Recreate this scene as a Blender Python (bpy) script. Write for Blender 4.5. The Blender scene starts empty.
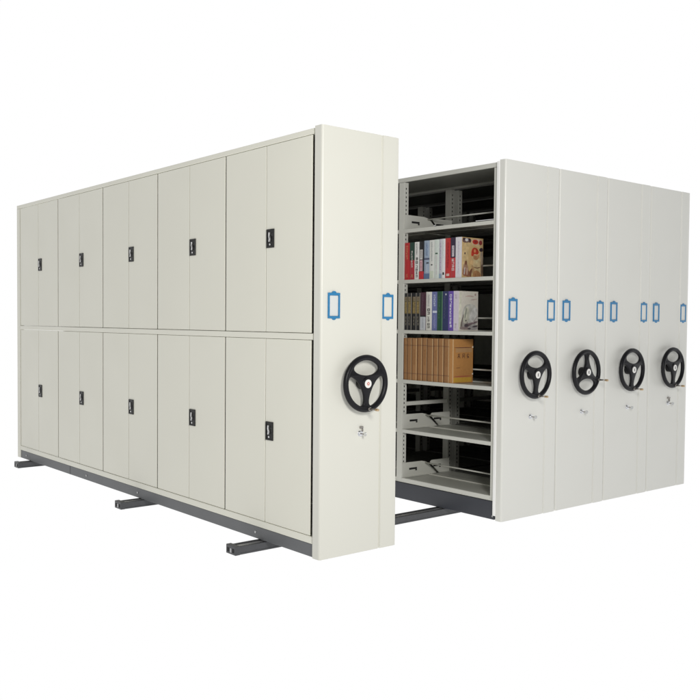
import bpy, bmesh, math, random
from mathutils import Matrix, Vector
random.seed(11)
sc = bpy.context.scene
col = sc.collection

# ------------------------------------------------------------------ materials
def nodes(m):
    m.use_nodes = True
    nt = m.node_tree
    return nt, nt.nodes['Principled BSDF']

def flat(name, rgb, rough=.5, metal=0.0, var=.0, scale=40, spec=.5, bump=0.0, coat=0.0, wave=0.0):
    m = bpy.data.materials.new(name)
    nt, b = nodes(m)
    b.inputs['Base Color'].default_value = (*rgb, 1)
    b.inputs['Roughness'].default_value = rough
    b.inputs['Metallic'].default_value = metal
    b.inputs['Specular IOR Level'].default_value = spec
    b.inputs['Coat Weight'].default_value = coat
    if var or bump:
        tc = nt.nodes.new('ShaderNodeTexCoord')
        n = nt.nodes.new('ShaderNodeTexNoise'); n.inputs['Scale'].default_value = scale
        n.inputs['Detail'].default_value = 4
        nt.links.new(tc.outputs['Object'], n.inputs['Vector'])
        if var:
            r = nt.nodes.new('ShaderNodeMix'); r.data_type = 'RGBA'
            r.inputs['A'].default_value = (*[max(0, c * (1 - var)) for c in rgb], 1)
            r.inputs['B'].default_value = (*[min(1, c * (1 + var)) for c in rgb], 1)
            nt.links.new(n.outputs['Fac'], r.inputs['Factor'])
            nt.links.new(r.outputs['Result'], b.inputs['Base Color'])
        if bump:
            bp = nt.nodes.new('ShaderNodeBump'); bp.inputs['Strength'].default_value = bump
            bp.inputs['Distance'].default_value = .002
            n2 = nt.nodes.new('ShaderNodeTexNoise'); n2.inputs['Scale'].default_value = scale * 6
            nt.links.new(tc.outputs['Object'], n2.inputs['Vector'])
            nt.links.new(n2.outputs['Fac'], bp.inputs['Height'])
            last = bp
            if wave:                                   # slow waviness of pressed sheet steel
                w2 = nt.nodes.new('ShaderNodeBump'); w2.inputs['Strength'].default_value = wave
                w2.inputs['Distance'].default_value = .02
                n3 = nt.nodes.new('ShaderNodeTexNoise'); n3.inputs['Scale'].default_value = 2.6; n3.inputs['Detail'].default_value = 1
                nt.links.new(tc.outputs['Object'], n3.inputs['Vector'])
                nt.links.new(n3.outputs['Fac'], w2.inputs['Height'])
                nt.links.new(bp.outputs['Normal'], w2.inputs['Normal'])
                last = w2
                rr = nt.nodes.new('ShaderNodeMapRange')   # uneven sheen
                rr.inputs['To Min'].default_value = rough - .09; rr.inputs['To Max'].default_value = rough + .09
                nt.links.new(n3.outputs['Fac'], rr.inputs['Value']); nt.links.new(rr.outputs['Result'], b.inputs['Roughness'])
            nt.links.new(last.outputs['Normal'], b.inputs['Normal'])
    return m

def paper_edges(name, rgb):
    m = bpy.data.materials.new(name)
    nt, b = nodes(m)
    b.inputs['Roughness'].default_value = .9
    tc = nt.nodes.new('ShaderNodeTexCoord')
    w = nt.nodes.new('ShaderNodeTexWave'); w.bands_direction = 'Y'
    w.inputs['Scale'].default_value = 160; w.inputs['Distortion'].default_value = 1.5
    nt.links.new(tc.outputs['Object'], w.inputs['Vector'])
    r = nt.nodes.new('ShaderNodeMix'); r.data_type = 'RGBA'
    r.inputs['A'].default_value = (*[c * .72 for c in rgb], 1); r.inputs['B'].default_value = (*rgb, 1)
    nt.links.new(w.outputs['Fac'], r.inputs['Factor'])
    nt.links.new(r.outputs['Result'], b.inputs['Base Color'])
    return m

M = {}
M['paint'] = flat('cream_enamel', (.66, .655, .59), .42, var=.012, scale=3.0, bump=.05)
M['door'] = flat('door_enamel', (.785, .775, .675), .38, var=.02, scale=1.6, bump=.07, wave=.35)
M['panel'] = flat('end_panel_enamel', (.69, .685, .617), .36, var=.016, scale=1.8, bump=.07, wave=.35)
M['panel_cool'] = flat('cool_panel_enamel', (.725, .725, .68), .34, var=.02, scale=1.8, bump=.07, wave=.45)
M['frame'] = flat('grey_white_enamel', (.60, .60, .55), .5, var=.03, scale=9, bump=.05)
M['inner'] = flat('shaded_inner_enamel', (.25, .25, .225), .5, var=.06, scale=7, bump=.05)  # shade inside the units put into the enamel colour
M['deep'] = flat('shadowed_enamel', (.075, .075, .068), .6, var=.1, scale=7)  # near-black colour stands in for shade in rear units and door gaps
M['dark'] = flat('dark_hole', (.012, .012, .012), .8)
M['beam'] = flat('slate_enamel', (.12, .125, .13), .45, var=.10, scale=6, bump=.08)
M['deck'] = flat('shaded_shelf_enamel', (.44, .44, .40), .38, var=.06, scale=7, bump=.05)  # frame enamel toned down, shade on the shelves put into the colour
M['base'] = flat('dark_slate_enamel', (.035, .038, .048), .42, var=.10, scale=6, bump=.08)
M['rail'] = flat('rail_steel', (.075, .077, .082), .42, metal=.35, var=.2, scale=18, bump=.15)
M['railtop'] = flat('rolled_steel', (.42, .42, .42), .35, metal=.8, var=.15, scale=20)
M['seal'] = flat('white_rubber', (.92, .92, .90), .6)
M['blue'] = flat('blue_plastic', (.025, .20, .42), .22, var=.12, scale=30, coat=.3)
M['card'] = flat('paper_card', (.66, .675, .66), .25, coat=.6)
M['wheel'] = flat('black_bakelite', (.008, .008, .010), .38, spec=.22, var=.15, scale=30, bump=.12)
M['cap'] = flat('white_cap', (.80, .79, .76), .3)
M['capred'] = flat('red_print', (.55, .10, .06), .4)
M['capdark'] = flat('dark_print', (.03, .03, .04), .4)
M['chrome'] = flat('chrome', (.72, .73, .76), .18, metal=1.0)
M['steel'] = flat('dull_steel', (.33, .31, .29), .35, metal=.9)
M['brass'] = flat('brass_tip', (.55, .40, .24), .35, metal=.6)
M['bakelite'] = flat('handle_plastic', (.008, .008, .008), .35, spec=.25, bump=.1, scale=40)
M['silver'] = flat('silver_lever', (.66, .66, .66), .25, metal=.7)
M['pages'] = paper_edges('book_pages', (.72, .68, .58))

BOOKM = {}
def bm_(rgb, rough=.45, art=False):
    k = tuple(rgb) + (art,)
    if k not in BOOKM:
        BOOKM[k] = flat('painted_cover' if art else 'book_print', rgb, rough, var=.55 if art else .12, scale=34 if art else 60, coat=.15)
    return BOOKM[k]

# ------------------------------------------------------------------ mesh helpers
class MB:
    def __init__(s): s.bm = bmesh.new(); s.mats = []
    def mi(s, m):
        if m not in s.mats: s.mats.append(m)
        return s.mats.index(m)
    def box(s, x0, x1, y0, y1, z0, z1, m, bev=0.0, seg=2):
        t = bmesh.new()
        bmesh.ops.create_cube(t, size=1)
        for v in t.verts:
            v.co = Vector(((x0 + x1) / 2 + v.co.x * (x1 - x0), (y0 + y1) / 2 + v.co.y * (y1 - y0), (z0 + z1) / 2 + v.co.z * (z1 - z0)))
        if bev:
            bmesh.ops.bevel(t, geom=list(t.edges), offset=bev, segments=seg, profile=.5, affect='EDGES')
        s.merge(t, m)
    def merge(s, t, m, mat=None):
        i = s.mi(m)
        vm = {}
        for v in t.verts: vm[v] = s.bm.verts.new(mat @ v.co if mat else v.co)
        for f in t.faces:
            try:
                nf = s.bm.faces.new([vm[v] for v in f.verts]); nf.material_index = i; nf.smooth = f.smooth
            except ValueError: pass
        t.free()
    def cyl(s, a, b, r, m, r2=None, n=24, bev=0.0):
        a, b = Vector(a), Vector(b); d = b - a
        t = bmesh.new()
        bmesh.ops.create_cone(t, cap_ends=True, segments=n, radius1=r, radius2=r if r2 is None else r2, depth=d.length)
        if bev:
            es = [e for e in t.edges if abs(e.verts[0].co.z - e.verts[1].co.z) < 1e-6]
            bmesh.ops.bevel(t, geom=es, offset=bev, segments=2, profile=.5, affect='EDGES')
        for f in t.faces:
            if len(f.verts) == 4: f.smooth = True
        q = Vector((0, 0, 1)).rotation_difference(d)
        s.merge(t, m, Matrix.Translation((a + b) / 2) @ q.to_matrix().to_4x4())
    def prism(s, pts, m, axis, lo, hi, bev=0.0, smooth=False):
        """pts: 2-D outline; axis: the extrusion axis ('x': (y,z), 'y': (x,z), 'z': (x,y))"""
        t = bmesh.new()
        def P(p, h):
            return {'x': (h, p[0], p[1]), 'y': (p[0], h, p[1]), 'z': (p[0], p[1], h)}[axis]
        A = [t.verts.new(P(p, lo)) for p in pts]; B = [t.verts.new(P(p, hi)) for p in pts]
        n = len(pts)
        t.faces.new(A); t.faces.new(B[::-1])
        for i in range(n):
            f = t.faces.new((A[i], B[i], B[(i + 1) % n], A[(i + 1) % n])); f.smooth = smooth
        bmesh.ops.recalc_face_normals(t, faces=list(t.faces))
        if bev: bmesh.ops.bevel(t, geom=list(t.edges), offset=bev, segments=2, profile=.5, affect='EDGES')
        s.merge(t, m)
    def build(s, name, parent=None, loc=None):
        me = bpy.data.meshes.new(name); s.bm.normal_update(); s.bm.to_mesh(me); s.bm.free()
        for m in s.mats: me.materials.append(m)
        o = bpy.data.objects.new(name, me); col.objects.link(o)
        if parent: o.parent = parent
        if loc: o.location = loc
        return o

def empty(name, loc, label, cat, group=None):
    o = bpy.data.objects.new(name, None); col.objects.link(o); o.location = loc
    o.empty_display_size = .05
    o['label'] = label; o['category'] = cat
    if group: o['group'] = group
    return o

def copy_tree(o, parent=None):
    c = o.copy(); col.objects.link(c)
    if parent: c.parent = parent
    for ch in list(o.children): copy_tree(ch, c)
    return c

# ------------------------------------------------------------------ sizes (metres)
H = 2.3                    # top of the end panels above their bottom edge
FLOOR = -.055
T = .061                   # thickness of the boxed end panels
BAY = .868
W = .549                   # width of the standing cabinet
RW = .5577                 # pitch of the units on the right
XR = 1.4675                # first right unit

# ------------------------------------------------------------------ setting
f = MB(); f.box(-60, 60, -60, 60, FLOOR - .02, FLOOR, None)
fl = f.build('floor'); fl['kind'] = 'structure'
fm = bpy.data.materials.new('white_glow_floor'); fm.use_nodes = True  # floor given its own glow so it stays white without shadows
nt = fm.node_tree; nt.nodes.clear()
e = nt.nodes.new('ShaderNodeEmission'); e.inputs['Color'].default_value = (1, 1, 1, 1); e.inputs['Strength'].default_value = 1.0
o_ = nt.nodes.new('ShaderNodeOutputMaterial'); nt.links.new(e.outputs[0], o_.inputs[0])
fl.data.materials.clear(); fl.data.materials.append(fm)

# ------------------------------------------------------------------ shared parts
def end_panel(parent, w, T=T):
    """folded sheet-steel box: rounded left edge, shallow folds and a standing seam to the right"""
    g = .425
    p = [(0.0, T), (0.0, .013)]
    for k in range(1, 6):
        a = math.pi + k * math.pi / 10
        p.append((.013 + .013 * math.cos(a), .013 + .013 * math.sin(a)))
    p += [(g - .009, 0), (g - .003, .007), (g + .001, .007), (g + .006, -.003), (g + .014, -.003)]
    p += [(w - .030, -.0035), (w - .008, -.001)]
    for k in range(1, 5):
        a = -math.pi / 2 + k * math.pi / 8
        p.append((w - .008 + .008 * math.cos(a), .007 + .008 * math.sin(a)))
    p.append((w, T))
    m = MB(); m.prism(p, M['panel'] if w < .55 and T > .05 else M['panel_cool'], 'z', 0, H)
    o = m.build('end_panel', parent)
    me = o.data
    return o

def label_holder(parent, x, z):
    w, h, b = .080, .136, .0098
    m = MB(); y0, y1 = -.0085, .001
    m.box(x, x + w, y0, y1, z + h - .0145, z + h, M['blue'], .0015)
    m.box(x, x + w, y0, y1, z, z + .0125, M['blue'], .0015)
    m.box(x, x + b, y0 + .0004, y1, z + .0127, z + h - .0147, M['blue'], .0012)
    m.box(x + w - b, x + w, y0 + .0004, y1, z + .0127, z + h - .0147, M['blue'], .0012)
    c = x + w / 2
    m.prism([(c - .016, z + h + .0003), (c + .016, z + h + .0003), (c + .006, z + h + .009), (c - .006, z + h + .009)], M['blue'], 'y', y0 + .001, y1)
    m.prism([(c - .014, z - .0003), (c - .006, z - .008), (c + .006, z - .008), (c + .014, z - .0003)], M['blue'], 'y', y0 + .001, y1)
    o = m.build('label_holder', parent)
    k = MB(); k.box(x + b + .0005, x + w - b - .0005, -.0026, .0005, z + .0132, z + h - .0152, M['card'])
    k.build('blank_card', o)
    return o

WHEEL_R = .157
def wheel_mesh():
    R = WHEEL_R
    cu = bpy.data.curves.new('wheel_outline', 'CURVE'); cu.dimensions = '2D'; cu.fill_mode = 'BOTH'
    cu.extrude = .004; cu.bevel_depth = .005; cu.bevel_resolution = 2
    def loop(pts):
        s = cu.splines.new('POLY'); s.points.add(len(pts) - 1); s.use_cyclic_u = True
        for q, p in zip(s.points, pts): q.co = (p[0], p[1], 0, 1)
    def smooth(p, n=3):
        for _ in range(n):
            q = []
            for i in range(len(p)):
                a, b = p[i], p[(i + 1) % len(p)]
                q += [(.75 * a[0] + .25 * b[0], .75 * a[1] + .25 * b[1]), (.25 * a[0] + .75 * b[0], .25 * a[1] + .75 * b[1])]
            p = q
        return p
    loop([(R * .95 * math.cos(i * math.tau / 96), R * .95 * math.sin(i * math.tau / 96)) for i in range(96)])
    for k in range(3):
        c = math.radians(90 + 120 * k)
        hole = [(.85 * math.cos(a), .85 * math.sin(a)) for a in [math.radians(t) for t in (-46, -28, -9, 9, 28, 46)]]
        hole += [(.42, .58), (.29, .33), (.255, .10), (.25, 0), (.255, -.10), (.29, -.33), (.42, -.58)]
        pts = smooth(hole, 2)
        loop([(R * (p[0] * math.cos(c) - p[1] * math.sin(c)), R * (p[0] * math.sin(c) + p[1] * math.cos(c))) for p in pts])
    tmp = bpy.data.objects.new('wheel_tmp', cu); col.objects.link(tmp)
    dg = bpy.context.evaluated_depsgraph_get()
    me = bpy.data.meshes.new_from_object(tmp.evaluated_get(dg))
    bpy.data.objects.remove(tmp); bpy.data.curves.remove(cu)
    t = bmesh.new(); t.from_mesh(me); bpy.data.meshes.remove(me)
    for v in t.verts:
        r = math.hypot(v.co.x, v.co.y) / R
        v.co = Vector((v.co.x, -(v.co.z + .010 * max(0, 1 - r / .7)), v.co.y))      # spider dished towards the hub
    bmesh.ops.remove_doubles(t, verts=t.verts, dist=1e-5)
    bmesh.ops.recalc_face_normals(t, faces=t.faces)
    for f_ in t.faces: f_.smooth = True
    for e_ in t.edges:
        if len(e_.link_faces) == 2 and e_.calc_face_angle(0) > .6: e_.smooth = False
    m = MB(); m.merge(t, M['wheel'])
    # padded ring
    rg = bmesh.new(); N, K = 72, 14; vs = []
    for i in range(N):
        a = i * math.tau / N
        vs.append([])
        for j in range(K):
            b = j * math.tau / K
            rr = R - .0152 + .0152 * math.cos(b)
            vs[-1].append(rg.verts.new((rr * math.cos(a), .0145 * math.sin(b), rr * math.sin(a))))
    for i in range(N):
        for j in range(K):
            f_ = rg.faces.new((vs[i][j], vs[i][(j + 1) % K], vs[(i + 1) % N][(j + 1) % K], vs[(i + 1) % N][j])); f_.smooth = True
    bmesh.ops.recalc_face_normals(rg, faces=rg.faces)
    m.merge(rg, M['wheel'])
    m.cyl((0, .047, 0), (0, -.017, 0), .033, M['wheel'], r2=.035, n=40, bev=.004)     # hub and its boss
    return m

def hand_wheel(parent, x, z, turn, dot):
    o = wheel_mesh().build('hand_wheel', parent, (x, -.0475, z))
    c = MB()
    c.cyl((0, -.0165, 0), (0, -.021, 0), .0235, M['cap'], n=40, bev=.0015)
    if dot == 'red':
        c.cyl((0, -.0205, 0), (0, -.0216, 0), .010, M['capred'], n=5)
        c.cyl((0, -.0212, 0), (0, -.0220, 0), .004, M['cap'], n=12)
    else:
        c.box(-.0055, -.0020, -.0217, -.0205, -.010, .010, M['capdark'])
        c.prism([(-.0015, 0), (.004, .010), (.0075, .010), (.0018, 0)], M['capdark'], 'y', -.0217, -.0205)
        c.prism([(-.0015, -.0005), (.0018, -.0005), (.0075, -.010), (.004, -.010)], M['capdark'], 'y', -.0217, -.0205)
    cap = c.build('hub_cap', o)
    cap.rotation_euler.y = turn          # the emblem stays upright
    k = MB(); a = math.radians(-84); r = WHEEL_R - .018
    px, pz = r * math.cos(a), r * math.sin(a)
    k.cyl((px, -.006, pz), (px, -.022, pz), .010, M['steel'], n=20, bev=.002)
    k.cyl((px, -.0215, pz), (px, -.064, pz), .0052, M['steel'], n=16)
    k.cyl((px, -.0635, pz), (px, -.088, pz), .0072, M['brass'], n=16, bev=.002)
    k.build('crank_handle', o)
    o.rotation_euler.y = -turn
    return o

def lock(parent, x, z, tag):
    m = MB()
    m.cyl((x, .002, z), (x, -.004, z), .0165, M['chrome'], n=32, bev=.0012)
    m.cyl((x, -.0038, z), (x, -.013, z), .0125, M['chrome'], n=32, bev=.0015)
    o = m.build('lock', parent)
    k = MB()
    k.box(x - .0016, x + .0016, -.034, -.0125, z - .0035, z + .0035, M['steel'], .0005)
    k.cyl((x - .0016, -.043, z), (x + .0016, -.043, z), .0115, M['chrome'], n=24)
    k.build('key', o)
    if tag:
        g = MB()
        g.box(x - .004, x + .018, -.010, .0005, z + .028, z + .040, M['steel'], .002)
        g.box(x + .012, x + .019, -.008, -.001, z + .010, z + .0275, M['steel'], .0015)
        g.build('latch', o)
    return o

def furnish_panel(parent, w, turn=0.0, dot='dark', tag=False, wx=.262, T=T):
    p = end_panel(parent, w, T)
    label_holder(p, .044, 1.286); label_holder(p, .431, 1.286)
    hand_wheel(p, wx, .934, turn, dot)
    lock(p, .277, .657, tag)
    return p

# ------------------------------------------------------------------ closed cabinet (left)
cab = empty('filing_cabinet', (0, 0, 0),
            'closed cream steel cabinet with two rows of narrow doors, standing apart on the left', 'cabinet')
furnish_panel(cab, W, 0.0, 'red', True, .276)
Y0, Y1 = .0715, 4.508
yb = [.091 + BAY * i for i in range(6)]
c = MB()
X = .029
c.box(X + .02, W - .002, Y0, Y1 - .002, 2.262, 2.2925, M['paint'])                   # top
c.box(X + .02, W - .004, Y0 + .002, Y1 - .004, .0725, .112, M['paint'])               # bottom
c.box(X + .02, W - .004, Y0 + .002, Y1 - .004, 1.17, 1.204, M['paint'])               # middle
c.box(W - .016, W - .003, Y0 + .003, Y1 - .003, .115, 2.26, M['paint'])               # back
for i, y in enumerate(yb[1:-1]):
    c.box(X + .03, W - .018, y - .012, y + .008, .114, 1.168, M['deep'])  # partition colour darkened to paint the shade behind door gaps
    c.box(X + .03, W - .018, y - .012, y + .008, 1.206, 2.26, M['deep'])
c.build('carcass', cab)
c = MB()
fx0, fx1 = .0065, .046
c.box(fx0, fx1, Y0 + .006, Y1, 2.2635, 2.2935, M['door'], .003)
c.box(fx0, fx1, Y0 + .006, 4.434, 1.1705, 1.2045, M['door'], .003)
c.box(fx0, fx1, Y0 + .001, 4.434, .0725, .1115, M['door'], .003)
c.box(fx0, fx1, 4.4365, Y1, 0, 2.2630, M['door'], .003)
c.build('face_frame', cab)
def leaf(y0, y1, z0, z1, name='door'):
    m = MB(); m.box(.010, .0175, y0, y1, z0, z1, M['door'], .0024, 3)
    return m.build(name, cab)
def door_handle(parent, y, z):
    m = MB()
    m.box(.0068, .0115, y + .004, y + .068, z + .004, z + .102, M['bakelite'])
    m.box(.0040, .0115, y, y + .009, z, z + .106, M['bakelite'], .0018, 2)
    m.box(.0040, .0115, y + .063, y + .072, z, z + .106, M['bakelite'], .0018, 2)
    m.box(.0042, .0115, y + .0085, y + .0635, z, z + .009, M['bakelite'], .0018, 2)
    m.box(.0042, .0115, y + .0085, y + .0635, z + .097, z + .106, M['bakelite'], .0018, 2)
    o = m.build('handle', parent)
    k = MB()
    c_ = y + .036
    k.prism([(c_ - .004, z + .034), (c_ - .009, z + .050), (c_ - .002, z + .068), (c_ - .004, z + .086), (c_ + .004, z + .087),
             (c_ + .007, z + .066), (c_ + .001, z + .050), (c_ + .005, z + .034)][::-1], M['silver'], 'x', -.004, .005, .0014)
    k.build('lever', o)
    q = MB(); q.cyl((.0072, c_ + .002, z + .019), (.0040, c_ + .002, z + .019), .0058, M['silver'], n=20)
    q.build('keyhole', o)
for i in range(5):
    a, b = yb[i] + (.005 if i else .0065), yb[i + 1] - (.0095 if i < 4 else .004)
    mid = (a + b) / 2
    for (z0, z1, hz) in ((.1135, 1.1685, .589), (1.207, 2.2615, 1.683)):
        near = leaf(a, mid - .0026, z0, z1)
        leaf(mid + .0026, b, z0, z1)
        door_handle(near, mid - .081, hz)
b = MB()
b.box(.012, W - .006, .064, 4.4345, 0, .0705, M['beam'], .002)
for y in (.62, 2.12, 3.0, 4.3):
    b.cyl((.013, y, .035), (.0085, y, .035), .0075, M['railtop'], n=12)
b.box(.0105, .0125, 3.318, 3.326, .001, .070, M['rail'])
b.build('base_beam', cab)

# ------------------------------------------------------------------ open shelving units (right)
SH = [(2.262, 2.2915), (1.901, 1.926), (1.543, 1.568), (1.186, 1.211), (.831, .857), (.475, .500), (.119, .150)]
PY = [(.088, .112)] + [(.945 + BAY * i, 1.0 + BAY * i) for i in range(4)] + [(4.417, 4.468)]
GROUP = 'shelving units ranked side by side on the right'
def slot_strip(m, x0, x1, y, z0, z1):
    z = z0
    while z < z1:
        m.box(x0, x1, y - .0006, y + .001, z, z + .013, M['dark'])
        z += .030
def shelving_unit(x0, label, turn, tag, bay_detail):
    u = empty('shelving_unit', (x0, 0, 0), label, 'shelving unit', GROUP)
    FR = M['frame'] if bay_detail else M['deep']; IN = M['inner'] if bay_detail else M['deep']; DK_ = M['deck'] if bay_detail else M['deep']  # units behind get the shade painted into every frame and shelf
    furnish_panel(u, RW - .0105, turn, 'dark', tag, .268 if bay_detail else .262, .048)
    xa, xb = .0195, RW - .021
    for i, (ya, yb_) in enumerate(PY):
        for side in (0, 1):
            m = MB()
            px0, px1 = (xa, xa + .042) if side == 0 else (xb - .042, xb)
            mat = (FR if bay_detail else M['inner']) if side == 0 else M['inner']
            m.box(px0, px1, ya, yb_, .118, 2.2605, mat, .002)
            if i in (1, 2):
                slot_strip(m, px0 + .014, px0 + .022, ya, .20, 2.23)
            m.build('post', u)
        if i in (1, 2):                       # stretchers tying front and rear posts
            m = MB()
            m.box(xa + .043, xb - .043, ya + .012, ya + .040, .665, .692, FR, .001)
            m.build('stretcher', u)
    m = MB()
    m.box(xa - .001, xa + .012, .073, 4.470, SH[0][0], SH[0][1], FR, .002)
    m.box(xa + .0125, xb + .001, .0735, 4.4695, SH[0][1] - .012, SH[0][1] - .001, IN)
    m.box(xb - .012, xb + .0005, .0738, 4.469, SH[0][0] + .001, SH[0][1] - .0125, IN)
    m.build('top_cover', u)
    for k in range(5):
        ya, yb_ = PY[k][1] + .0005, PY[k + 1][0] - .0005
        for j in range(1, 7):
            z0, z1 = SH[j]
            m = MB()
            m.box(xa - .002, xa + .012, ya, yb_, z0, z1, FR, .002)            # front lip
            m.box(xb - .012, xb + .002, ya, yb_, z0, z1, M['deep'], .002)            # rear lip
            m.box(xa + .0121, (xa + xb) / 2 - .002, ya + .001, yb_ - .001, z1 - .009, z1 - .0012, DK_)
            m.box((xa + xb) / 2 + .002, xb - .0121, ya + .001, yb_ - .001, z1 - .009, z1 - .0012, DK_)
            if bay_detail: m.box((xa + xb) / 2 - .0018, (xa + xb) / 2 + .0018, ya + .001, yb_ - .001, z1 - .012, z1 + .006, FR)
            m.build('shelf', u)
            if k < bay_detail:
                r = MB()
                xr = .250
                r.cyl((xr, ya + .002, z1 + .088), (xr, yb_ - .002, z1 + .088), .0055, FR, n=12)
                r.build('stop_rod', u)
            if k < bay_detail and j in (1, 5, 6):
                # pressed end brackets: a tall front plate falling to the middle, a rear plate behind it
                yy = yb_ - .006
                for (pts, sx) in (([(.022, .001), (.022, .106), (.215, .104), (.262, .094), (.368, .004), (.368, .001)], .088),
                                  ([(.395, .001), (.300, .086), (.318, .100), (.505, .100), (.505, .001)], .335)):
                    q = MB()
                    q.prism([(p[0], z1 + p[1]) for p in pts], FR, 'y', yy, yy + .004)
                    q.prism([(pts[0][0] + .004, z1 + .0008), (pts[0][0] + .30 if sx < .2 else .50, z1 + .0008), (pts[0][0] + .30 if sx < .2 else .50, z1 + .003), (pts[0][0] + .004, z1 + .003)], FR, 'y', yy - .018, yy + .001)
                    q.box(sx, sx + .078, yy - .0012, yy + .001, z1 + .050, z1 + .064, M['dark'], .0005)
                    q.box(sx + .062, sx + .078, yy - .0013, yy + .001, z1 + .040, z1 + .0495, M['dark'], .0003)
                    q.build('end_bracket', u)
    m = MB()
    m.box(xa - .006, xb + .004, .0715, 4.470, 0, .1165, M['base'], .002)
    m.cyl((xa - .0055, .083, .022), (xa - .009, .083, .022), .006, M['railtop'], n=12)
    m.build('base_beam', u)
    m = MB()
    m.box(-.004, .016, .0485, .071, .030, 2.291, M['seal'], .003)
    m.build('buffer_strip', u)
    return u

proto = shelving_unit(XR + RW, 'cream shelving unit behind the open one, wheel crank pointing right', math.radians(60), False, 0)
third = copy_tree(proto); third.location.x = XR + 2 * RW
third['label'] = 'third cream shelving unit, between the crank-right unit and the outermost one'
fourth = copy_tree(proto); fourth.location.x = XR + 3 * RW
fourth['label'] = 'outermost cream shelving unit at the far right with dark latch above its lock'
def find(o, name):
    if o.name.split('.')[0] == name: return o
    for ch in o.children:
        r = find(ch, name)
        if r: return r
def set_turn(u, t):
    w = find(u, 'hand_wheel'); w.rotation_euler.y = -t
    find(w, 'hub_cap').rotation_euler.y = t
set_turn(third, math.radians(-3)); set_turn(fourth, math.radians(2))
# outermost: latch above the lock, closed outer side
lk = find(fourth, 'lock')
g = MB(); x, z = .277, .657
g.box(x - .010, x + .020, -.012, .0005, z + .034, z + .046, M['steel'], .002)
g.box(x + .012, x + .020, -.010, -.001, z + .010, z + .033, M['steel'], .0015)
g.build('latch', lk)
g = MB(); g.box(RW - .019, RW - .006, .064, 4.470, .118, 2.2605, M['paint'], .002)
g.build('side_panel', fourth)
first = shelving_unit(XR, 'open-fronted cream shelving unit filled with books, beside the narrow aisle', 0.0, False, 1)

# far ends closed by a plain sheet
for u in (proto, third, fourth, first):
    m = MB(); m.box(.002, RW - .004, 4.472, 4.50, 0, H - .004, M['panel'], .003)
    m.build('rear_panel', u)

# ------------------------------------------------------------------ floor rails
RG = 'floor rails under the units'
def rail(y, xe, label):
    r = empty('floor_rail', (xe, y, FLOOR), label, 'rail', RG)
    L = 3.9 - xe
    m = MB()
    hw, h = .043, .047
    m.box(.012, L, -hw, hw, .0, .010, M['rail'], .001)
    m.box(.012, L, -hw, -hw + .018, .0102, h, M['rail'], .002)
    m.box(.012, L, hw - .018, hw, .0102, h, M['rail'], .002)
    m.build('channel', r)
    t = MB(); t.box(.0135, L, -.014, .014, .0102, .0445, M['railtop'], .002)
    t.build('running_bar', r)
    s = MB()
    s.box(-.022, .0115, -hw - .006, hw + .006, .0, .052, M['rail'], .003)
    for yy in (-.026, .026):
        s.box(-.0228, -.020, yy - .011, yy + .011, .012, .036, M['dark'], .0005)
    s.box(-.0226, -.0205, -.0075, .0075, .010, .034, M['railtop'], .0005)
    s.build('end_stop', r)
rail(.575, -.165, 'dark steel floor rail nearest the front end panels, its stub showing bottom centre')
rail(2.095, -.130, 'dark steel floor rail in the middle, its stub showing under the third door column')
rail(4.235, -.082, 'dark steel floor rail at the far left end of the closed cabinet')

# ------------------------------------------------------------------ books
XB = 1.490
def glyphs(m, z0, z1, yc, w, mat, n, x0=-.0007, x1=.0004):
    """n small stroke-built characters running down the spine"""
    ch = (z1 - z0) / n
    for k in range(n):
        zt = z1 - k * ch - ch * .12; zb = z1 - (k + 1) * ch + ch * .12
        hh = zt - zb; st = min(hh * .16, w * .2)
        rows = random.choice((2, 3, 3))
        for r in range(rows):
            zz = zb + (hh - st) * r / (rows - 1)
            a = random.uniform(0, .18) * w; b_ = random.uniform(0, .18) * w
            m.box(x0, x1, yc - w / 2 + a, yc + w / 2 - b_, zz, zz + st, mat)
        for cc in random.sample((.12, .5, .85), random.choice((1, 2, 2))):
            yy = yc - w / 2 + cc * w
            m.box(x0 - .0001, x1, yy - st / 2, yy + st / 2, zb + random.uniform(0, .2) * hh, zt - random.uniform(0, .2) * hh, mat)
def book(yhi, ylo, z0, h, d, colr, label, deco=(), x=XB, group='books standing on the shelves', front=None, rough=.45):
    t = yhi - ylo - .0016
    x = x + (random.uniform(0, .006) if not front else .001)
    o = empty('book', (x, (yhi + ylo) / 2, z0), label, 'book', group)
    mt = bm_(colr, rough)
    m = MB(); b_ = .0028
    hy = t / 2
    sp = []                                                      # gently rounded spine, then the two boards
    for k in range(7):
        yy = -hy + t * k / 6
        sp.append((.0025 * (abs(yy) / hy) ** 2, yy))
    sp += [(.0065, hy), (.0065, -hy)]
    m.prism(sp, mt, 'z', 0, h, 0, False)
    m.box(.0066, d, -hy, -hy + b_, 0, h, mt, .0006)
    m.box(.0066, d, hy - b_, hy, 0, h, mt, .0006)
    m.build('cover', o)
    p = MB(); p.box(.0068, d - .004, -hy + b_ + .0002, hy - b_ - .0002, .003, h - .004, M['pages'])
    p.build('pages', o)
    for it in deco:
        k = it[0]
        if k == 'band':
            q = MB(); q.box(-.0004, .004, -hy - .0001, hy + .0001, it[1] * h, it[2] * h, bm_(it[3])); q.build('spine_band', o)
        elif k == 'label':
            q = MB(); q.box(-.0009, .003, -hy * it[3] + it[5] * hy if len(it) > 5 else -hy * it[3], hy * it[3] + it[5] * hy if len(it) > 5 else hy * it[3], it[1] * h, it[2] * h, bm_(it[4])); q.build('spine_label', o)
        elif k == 'title':
            q = MB(); glyphs(q, it[1] * h, it[2] * h, (it[6] if len(it) > 6 else 0) * hy, t * it[3], bm_(it[4]), it[5], -.0014, .0008); q.build('spine_title', o)
    if front: front(o, -hy, d, h)
    return o

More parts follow.
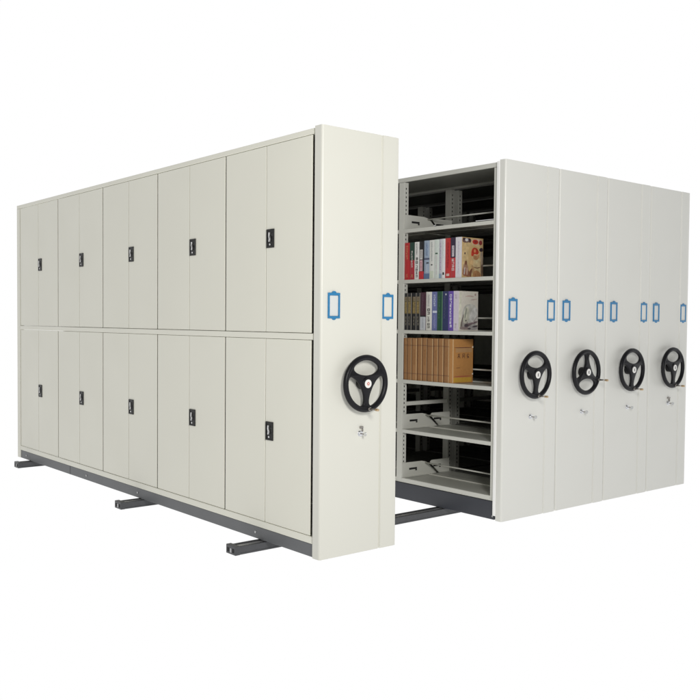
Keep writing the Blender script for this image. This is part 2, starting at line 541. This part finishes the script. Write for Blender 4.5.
RED, WHT, BLK = (.50, .025, .03), (.82, .82, .80), (.015, .015, .018)
DGRN, LBL, GRN = (.012, .05, .035), (.36, .44, .56), (.015, .075, .045)
NAVY, PUR = (.03, .04, .12), (.14, .08, .38)
z = 1.5685
R1 = [.944, .891, .845, .794, .751, .695, .647, .602, .577, .545, .491, .445, .391]
book(R1[0], R1[1], z, .262, .19, RED, 'plain red book at the left end of the upper book row', [('title', .55, .93, .42, (.62, .22, .12), 6), ('title', .06, .16, .4, (.62, .22, .12), 2)])
book(R1[1], R1[2], z, .262, .19, (.42, .03, .045), 'red book with dark green top half, second from left in the upper row',
     [('band', .52, 1.0, DGRN), ('title', .32, .78, .34, (.62, .58, .55), 7), ('title', .05, .14, .5, (.6, .3, .15), 2)])
book(R1[2], R1[3], z, .262, .19, WHT, 'white book with heavy black spine lettering in the upper row',
     [('title', .40, .60, .44, BLK, 2), ('title', .05, .38, .40, BLK, 4), ('title', .66, .96, .25, (.3, .3, .3), 8)])
book(R1[3], R1[4], z, .264, .185, BLK, 'black book with pale label and red foot in the upper row',
     [('band', 0, .205, (.55, .03, .04)), ('label', .52, .78, .62, (.62, .60, .58)), ('label', .215, .50, .62, (.66, .42, .46)), ('title', .56, .76, .4, (.25, .22, .22), 4), ('title', .24, .46, .4, (.4, .15, .2), 4)])
book(R1[4], R1[5], z, .266, .19, LBL, 'pale blue book in the upper row',
     [('band', 0, .14, (.12, .19, .33)), ('label', .50, .545, .9, (.09, .10, .17)), ('title', .60, .94, .36, (.2, .28, .45), 7), ('label', .40, .43, .4, BLK, -.3), ('title', .17, .36, .3, (.62, .68, .76), 5)])
book(R1[5], R1[6], z, .266, .19, (.72, .73, .70), 'off-white book with small grey lettering right of the pale blue one',
     [('title', .45, .95, .26, (.40, .42, .42), 11), ('label', .345, .375, .32, (.05, .05, .05)), ('label', .02, .2, .7, (.60, .66, .55))])
book(R1[6], R1[7], z, .267, .19, (.66, .72, .68), 'pale greenish book with one dark spot on its spine',
     [('label', .625, .66, .5, (.06, .12, .08)), ('title', .10, .60, .3, (.62, .56, .58), 10)])
book(R1[7], R1[8], z, .268, .185, (.58, .57, .64), 'thin greyish lilac book in the upper row',
     [('title', .2, .9, .4, (.40, .34, .44), 12), ('band', 0, .12, (.30, .40, .52))])
book(R1[8], R1[9], z, .268, .19, (.76, .76, .77), 'plain white book with a black mark near its foot, left of the two red spines',
     [('label', .085, .15, .42, BLK, -.2), ('title', .5, .95, .2, (.55, .60, .62), 10)])
book(R1[9], R1[10], z, .269, .19, (.52, .035, .035), 'red book right of the white spines in the upper row',
     [('title', .25, .9, .30, (.34, .02, .03), 8), ('label', .05, .11, .5, (.7, .55, .5))])
book(R1[10], R1[11], z, .270, .185, (.50, .04, .05), 'red book with black upper spine and white title panel',
     [('band', .50, 1.0, (.035, .02, .05)), ('label', .53, .80, .45, (.66, .62, .66)), ('title', .17, .48, .5, (.68, .62, .62), 4), ('title', .55, .79, .3, (.2, .15, .22), 4)])

def blob(pts, n=3):
    for _ in range(n):
        q = []
        for i in range(len(pts)):
            a, b_ = pts[i], pts[(i + 1) % len(pts)]
            q += [(.75 * a[0] + .25 * b_[0], .75 * a[1] + .25 * b_[1]), (.25 * a[0] + .75 * b_[0], .25 * a[1] + .75 * b_[1])]
        pts = q
    return pts
def picture(o, y, d, h, shapes, name='cover_picture'):
    m = MB()
    for i, (pts, c_) in enumerate(shapes):
        m.prism([(p[0] * d, p[1] * h) for p in blob(pts, 2)], bm_(c_, .45, name == 'cover_picture'), 'y', y - .0006 - .00012 * i, y + .0005)
    m.build(name, o)
def oval(cx, cy, rx, ry, n=10): return [(cx + rx * math.cos(i * math.tau / n), cy + ry * math.sin(i * math.tau / n)) for i in range(n)]
def warm_cover(o, y, d, h):
    T1, T2, BR, RD, DK = (.60, .40, .17), (.66, .50, .28), (.22, .10, .06), (.50, .05, .03), (.05, .03, .04)
    picture(o, y, d, h, [
        ([(.40, .06), (.46, .40), (.52, .62), (.70, .68), (.86, .60), (.92, .30), (.94, .04)], T2),
        ([(.05, .04), (.06, .30), (.16, .40), (.28, .36), (.34, .16), (.36, .04)], (.42, .26, .17)),
        ([(.04, .02), (.06, .98), (.95, .98), (.97, .70), (.60, .82), (.34, .80), (.30, .50), (.36, .02)], (.62, .46, .24)),
        ([(.05, .04), (.07, .28), (.15, .38), (.27, .36), (.33, .16), (.36, .04)], (.40, .24, .16)),
        ([(.90, .04), (.88, .40), (.93, .60), (.99, .62), (.99, .04)], (.20, .13, .09)),
        ([(.36, .40), (.40, .54), (.52, .50), (.56, .36), (.46, .30)], (.66, .44, .22)),
        ([(.60, .50), (.70, .58), (.80, .54), (.78, .40), (.66, .36)], (.72, .56, .33)),
        ([(.44, .30), (.50, .34), (.62, .20), (.58, .06), (.52, .08)], (.50, .32, .16)),
        ([(.52, .62), (.58, .56), (.72, .57), (.84, .62), (.80, .50), (.66, .44), (.54, .48)], (.48, .25, .12)),
        ([(.04, .04), (.08, .20), (.20, .24), (.40, .14), (.44, .02)], (.30, .13, .08)),
        ([(.52, .02), (.54, .14), (.64, .20), (.80, .18), (.90, .10), (.90, .02)], (.46, .24, .11)),
        ([(.04, .86), (.04, .98), (.42, .98), (.44, .90), (.30, .87)], (.16, .10, .09)),
        ([(.46, .84), (.47, .98), (.95, .98), (.96, .86), (.70, .82)], (.62, .44, .32)),
        (oval(.20, .37, .055, .055), BR), (oval(.15, .60, .025, .03), DK),
        ([(.44, .56), (.46, .70), (.56, .77), (.72, .74), (.80, .64), (.72, .58), (.58, .61), (.50, .53)], RD),
        (oval(.60, .68, .05, .045), (.68, .26, .12)),
        (oval(.62, .90, .14, .062), RD), (oval(.62, .905, .07, .028), (.30, .03, .04)), (oval(.86, .89, .08, .06), (.26, .04, .04)),
        ([(.80, .70), (.86, .77), (.97, .76), (.98, .68), (.88, .66)], DK),
        ([(.84, .60), (.90, .68), (.96, .66), (.98, .50), (.94, .30), (.90, .44)], (.45, .36, .27)),
        (oval(.22, .935, .07, .04), (.76, .74, .70)), (oval(.10, .955, .05, .03), DK), (oval(.34, .95, .05, .03), DK), (oval(.37, .90, .025, .03), DK),
        ([(.38, .03), (.36, .14), (.46, .25), (.50, .22), (.44, .10), (.44, .03)], BR),
        ([(.56, .28), (.70, .26), (.86, .29), (.84, .265), (.70, .24), (.58, .26)], BR),
        ([(.62, .03), (.60, .10), (.64, .13), (.67, .05)], (.35, .17, .08)), ([(.80, .03), (.78, .12), (.83, .16), (.85, .05)], (.38, .2, .1)),
        ([(.10, .06), (.12, .22), (.17, .28), (.15, .10)], (.55, .50, .48)), ([(.22, .06), (.22, .24), (.27, .26), (.28, .08)], (.52, .36, .28)),
    ])
book(R1[11], R1[12] + .0, z, .270, .215, (.60, .42, .20), 'book with tan and red figure painting on its cover, right end of the upper row',
     [('band', 0, 1.0, (.72, .70, .74)), ('title', .1, .9, .2, (.55, .50, .60), 11)], front=warm_cover)

z = 1.2115
R2 = [.944, .907, .862, .817, .776, .726, .669, .613, .568, .508, .458, .413]
GOLD = (.42, .31, .12)
pos4 = ['leftmost of four matching black and gold volumes in the middle row', 'second from left of four matching black and gold volumes',
        'third from left of four matching black and gold volumes', 'rightmost of four matching black and gold volumes, beside the maroon book']
for k in range(4):
    book(R2[k], R2[k + 1] + .004, z, .262, .17, BLK, pos4[k],
         [('label', .0, 1.0, .07, (.33, .31, .27), -.95), ('label', .44, .90, .80, (.15, .11, .045)), ('title', .46, .76, .66, GOLD, 4), ('title', .78, .90, .4, (.34, .3, .26), 3), ('title', .12, .38, .3, (.22, .20, .15), 3)])
book(R2[4], R2[5], z, .264, .17, (.06, .02, .035), 'dark maroon book with a pale grey foot, right of the black and gold set',
     [('band', 0, .355, (.52, .54, .57)), ('band', .3551, .39, BLK), ('title', .06, .32, .3, (.36, .38, .42), 5), ('title', .5, .95, .3, (.12, .06, .09), 7)])
book(R2[5], R2[6], z, .267, .17, (.72, .71, .66), 'white book with black spine lettering in the middle row',
     [('title', .40, .58, .48, BLK, 2), ('title', .22, .36, .42, (.12, .12, .12), 2), ('title', .05, .20, .44, BLK, 2), ('title', .62, .93, .34, (.42, .42, .42), 8)])
book(R2[6], R2[7], z, .267, .17, (.15, .17, .38), 'slate blue book with pale spine label',
     [('label', .455, .51, .7, (.62, .66, .78), -.1), ('title', .62, .93, .34, (.58, .62, .76), 6), ('title', .06, .40, .3, (.35, .36, .58), 8)])
book(R2[7], R2[8], z, .268, .17, GRN, 'dark green book in the middle row', [('title', .3, .9, .3, (.05, .14, .08), 8)])
book(R2[8], R2[9], z, .268, .17, NAVY, 'dark navy book between the green and purple books', [('label', 0.0, 1.0, .06, (.16, .30, .18), .88), ('title', .3, .9, .3, (.07, .08, .17), 8), ('label', .90, .94, .2, (.5, .5, .55), -.3)])
book(R2[9], R2[10], z, .268, .17, PUR, 'purple book with white letters down the spine',
     [('title', .08, .93, .40, (.74, .72, .80), 10)])
def sketch_cover(o, y, d, h):
    G, DK = (.30, .31, .26), (.09, .075, .085)
    picture(o, y, d, h, [
        ([(.18, .02), (.16, .30), (.26, .62), (.60, .70), (.97, .62), (.98, .02)], (.52, .51, .47)),
        ([(.56, .26), (.62, .48), (.80, .60), (.97, .58), (.98, .30), (.76, .22)], (.60, .59, .57)),
        ([(.50, .02), (.54, .12), (.76, .16), (.98, .12), (.98, .02)], (.38, .36, .36)),
        ([(.08, .06), (.14, .20), (.26, .30), (.46, .26), (.56, .12), (.40, .04)], (.34, .31, .29)),
        ([(.0, .02), (.03, .5), (.05, .98), (.17, .98), (.13, .5), (.10, .02)], (.72, .66, .54)),
        ([(.24, .22), (.28, .48), (.40, .62), (.52, .58), (.56, .40), (.48, .24), (.34, .18)], (.58, .57, .47)),
        ([(.30, .36), (.36, .56), (.44, .58), (.40, .42), (.34, .30)], G),
        ([(.44, .34), (.48, .50), (.53, .44), (.50, .32)], (.44, .44, .38)),
        ([(.10, .10), (.14, .24), (.22, .36), (.26, .44), (.27, .38), (.20, .24), (.18, .10)], (.20, .17, .15)),
        ([(.06, .04), (.10, .12), (.30, .10), (.55, .08), (.62, .03), (.40, .03)], (.26, .21, .20)),
        ([(.28, .10), (.34, .18), (.60, .20), (.98, .26), (.98, .21), (.62, .15), (.44, .08)], (.20, .15, .16)),
        ([(.70, .20), (.84, .31), (.97, .40), (.98, .36), (.86, .27), (.76, .20)], (.42, .38, .37)),
        ([(.66, .10), (.80, .13), (.98, .15), (.98, .11), (.80, .09)], DK),
        (oval(.40, .14, .10, .04), DK), (oval(.55, .06, .08, .02), DK), (oval(.38, .26, .03, .02), DK),
        ([(.30, .86), (.50, .90), (.78, .88), (.78, .86), (.50, .87)], (.55, .40, .36)),
        ([(.56, .78), (.70, .80), (.92, .82), (.92, .795), (.72, .775)], (.50, .38, .36)),
        (oval(.85, .92, .04, .03), (.40, .30, .28)),
    ])
book(R2[10], R2[11], z, .268, .195, (.66, .62, .55), 'pale book with a grey plant sketch on its cover, right end of the middle row',
     [('band', 0, 1.0, (.64, .58, .66)), ('title', .8, .92, .3, (.42, .36, .42), 2), ('title', .06, .2, .3, (.40, .36, .36), 2)], front=sketch_cover)

z = .8575
R3 = [.944, .907, .858, .806, .758, .708, .648, .599, .549, .496, .453]
TAN, LINE, EDGE = (.35, .172, .066), (.13, .06, .05), (.60, .40, .21)
for k in range(10):
    j = [1.0, .94, 1.05, .97, 1.02, .92, 1.06, .98, .93, 1.08][k]
    cc = tuple(round(v * j, 3) for v in TAN)
    hh = .298 + random.uniform(-.002, .002)
    deco = [('label', .825, .832, .99, LINE), ('label', .155, .163, .99, LINE), ('label', .0, 1.0, .10, EDGE, -.86), ('label', .0, 1.0, .05, (.12, .055, .03), .93)]
    if k % 2 == 0: deco.append(('title', .36, .74, .26, (.34, .17, .065), 5))
    def chars(o, y, d, h):
        picture(o, y, d, h, [([(.04, .80), (.92, .80), (.92, .815), (.04, .815)], LINE), ([(.04, .145), (.92, .145), (.92, .16), (.04, .16)], (.36, .06, .05))], 'cover_rule')
        m = MB(); DKB = bm_((.10, .045, .03))
        m.prism([(.02 * d, .02 * h), (.92 * d, .02 * h), (.92 * d, .12 * h), (.02 * d, .12 * h)], bm_((.56, .33, .05)), 'y', y - .0005, y + .0005)
        m.prism([(.12 * d, .70 * h), (.94 * d, .70 * h), (.94 * d, .795 * h), (.12 * d, .795 * h)], bm_((.45, .26, .12)), 'y', y - .0005, y + .0005)
        m.build('cover_band', o)
        m = MB()
        for c0 in (.20, .44, .66):                                # three brush-like characters across the cover
            x0, w = c0 * d, .15 * d
            zz, hh_ = .56 * h, .105 * h
            st = .012 * h
            def stroke(ax, az, bx, bz, t_):
                A = Vector((x0 + ax * w, zz + az * hh_)); B = Vector((x0 + bx * w, zz + bz * hh_))
                n_ = (B - A).normalized(); n_ = Vector((-n_.y, n_.x)) * t_ / 2
                m.prism([tuple(A + n_), tuple(B + n_ * .6), tuple(B - n_ * .6), tuple(A - n_)], DKB, 'y', y - .0012 - random.uniform(0, .0003), y + .0004)
            for q_ in {.20: ((.1, .9, .9, .95), (.5, 1.1, .45, 0), (.45, .6, 0, .1), (.5, .55, 1, .05), (.15, .55, .85, .58)),
                       .44: ((.15, 1, .12, .05), (.15, 1, .85, 1.02), (.85, 1, .88, 0), (.3, .7, .7, .72), (.3, .4, .7, .42), (.5, .72, .5, .2)),
                       .66: ((.05, .75, .95, .82), (.55, 1.1, .1, .3), (.3, .5, .9, .05), (.8, .5, .2, 0), (.35, .3, .8, .33))}[c0]:
                stroke(*q_, st)
        m.build('cover_title', o)
        m = MB(); m.box(.14 * d, .34 * d, y - .0012, y + .0004, .345 * h, .353 * h, DKB); m.build('cover_imprint', o)
        m = MB()
        for zz in (.80, .18):
            m.box(.955 * d, .995 * d, y - .004, y + .001, zz * h, (zz + .035) * h, bm_((.75, .70, .60)), .001)
        m.build('ivory_toggle', o)
    ordn = ['first', 'second', 'third', 'fourth', 'fifth', 'sixth', 'seventh', 'eighth', 'ninth', 'tenth'][k]
    lab = ('brown bound volume, %s from the left in the matching tan set' % ordn) if k < 9 else 'brown volume with three dark characters on its cover, right end of the tan set'
    if k == 9:
        book(R3[k], R3[k + 1], z, hh, .195, (.47, .225, .07), lab, [('label', .0, 1.0, .16, EDGE, -.8)], front=chars, rough=.6)
    else:
        book(R3[k], R3[k + 1], z, hh, .19, cc, lab, deco, rough=.6)

# ------------------------------------------------------------------ light
w = bpy.data.worlds.new('World'); sc.world = w; w.use_nodes = True
nt = w.node_tree; bg = nt.nodes['Background']
tc = nt.nodes.new('ShaderNodeTexCoord')
dot = nt.nodes.new('ShaderNodeVectorMath'); dot.operation = 'DOT_PRODUCT'
dot.inputs[1].default_value = (math.sin(.70), math.cos(.70), 0)
nt.links.new(tc.outputs['Generated'], dot.inputs[0])
mr = nt.nodes.new('ShaderNodeMapRange'); mr.inputs['From Min'].default_value = -.25; mr.inputs['From Max'].default_value = .45
mr.inputs['To Min'].default_value = .17; mr.inputs['To Max'].default_value = 1.0
nt.links.new(dot.outputs['Value'], mr.inputs['Value'])
nt.links.new(mr.outputs['Result'], bg.inputs['Strength'])
bg.inputs['Color'].default_value = (1, 1, 1, 1)

def lamp(name, loc, target, size, power, rgb=(1, 1, 1)):
    l = bpy.data.lights.new(name, 'AREA'); l.shape = 'DISK'; l.size = size; l.energy = power; l.color = rgb
    o = bpy.data.objects.new(name, l); col.objects.link(o); o.location = loc
    o.rotation_euler = (Vector(target) - Vector(loc)).to_track_quat('-Z', 'Y').to_euler()
    return o
lamp('key_lamp', (-1.5, -3.65, 2.25), (.9, .2, 1.15), .9, 116, (1, .985, .955))

# ------------------------------------------------------------------ camera
cam = bpy.data.cameras.new('camera'); co = bpy.data.objects.new('camera', cam); col.objects.link(co)
yaw, pitch, roll = .6978069, -.0330130, .0082484
F = Vector((math.sin(yaw) * math.cos(pitch), math.cos(yaw) * math.cos(pitch), math.sin(pitch)))
Rt = Vector((math.cos(yaw), -math.sin(yaw), 0)); U = Rt.cross(F)
r2 = math.cos(roll) * Rt + math.sin(roll) * U; u2 = -math.sin(roll) * Rt + math.cos(roll) * U
mw = Matrix((r2, u2, -F)).transposed().to_4x4(); mw.translation = Vector((-2.88932, -3.68574, 1.27475))
co.matrix_world = mw
cam.sensor_width = 36; cam.lens = 889.57 / 700 * 36; cam.clip_end = 400; cam.clip_start = .05
sc.camera = co

sc.view_settings.view_transform = 'Standard'; sc.view_settings.look = 'None'; sc.view_settings.exposure = 0
sc.render.resolution_x = sc.render.resolution_y = 1024
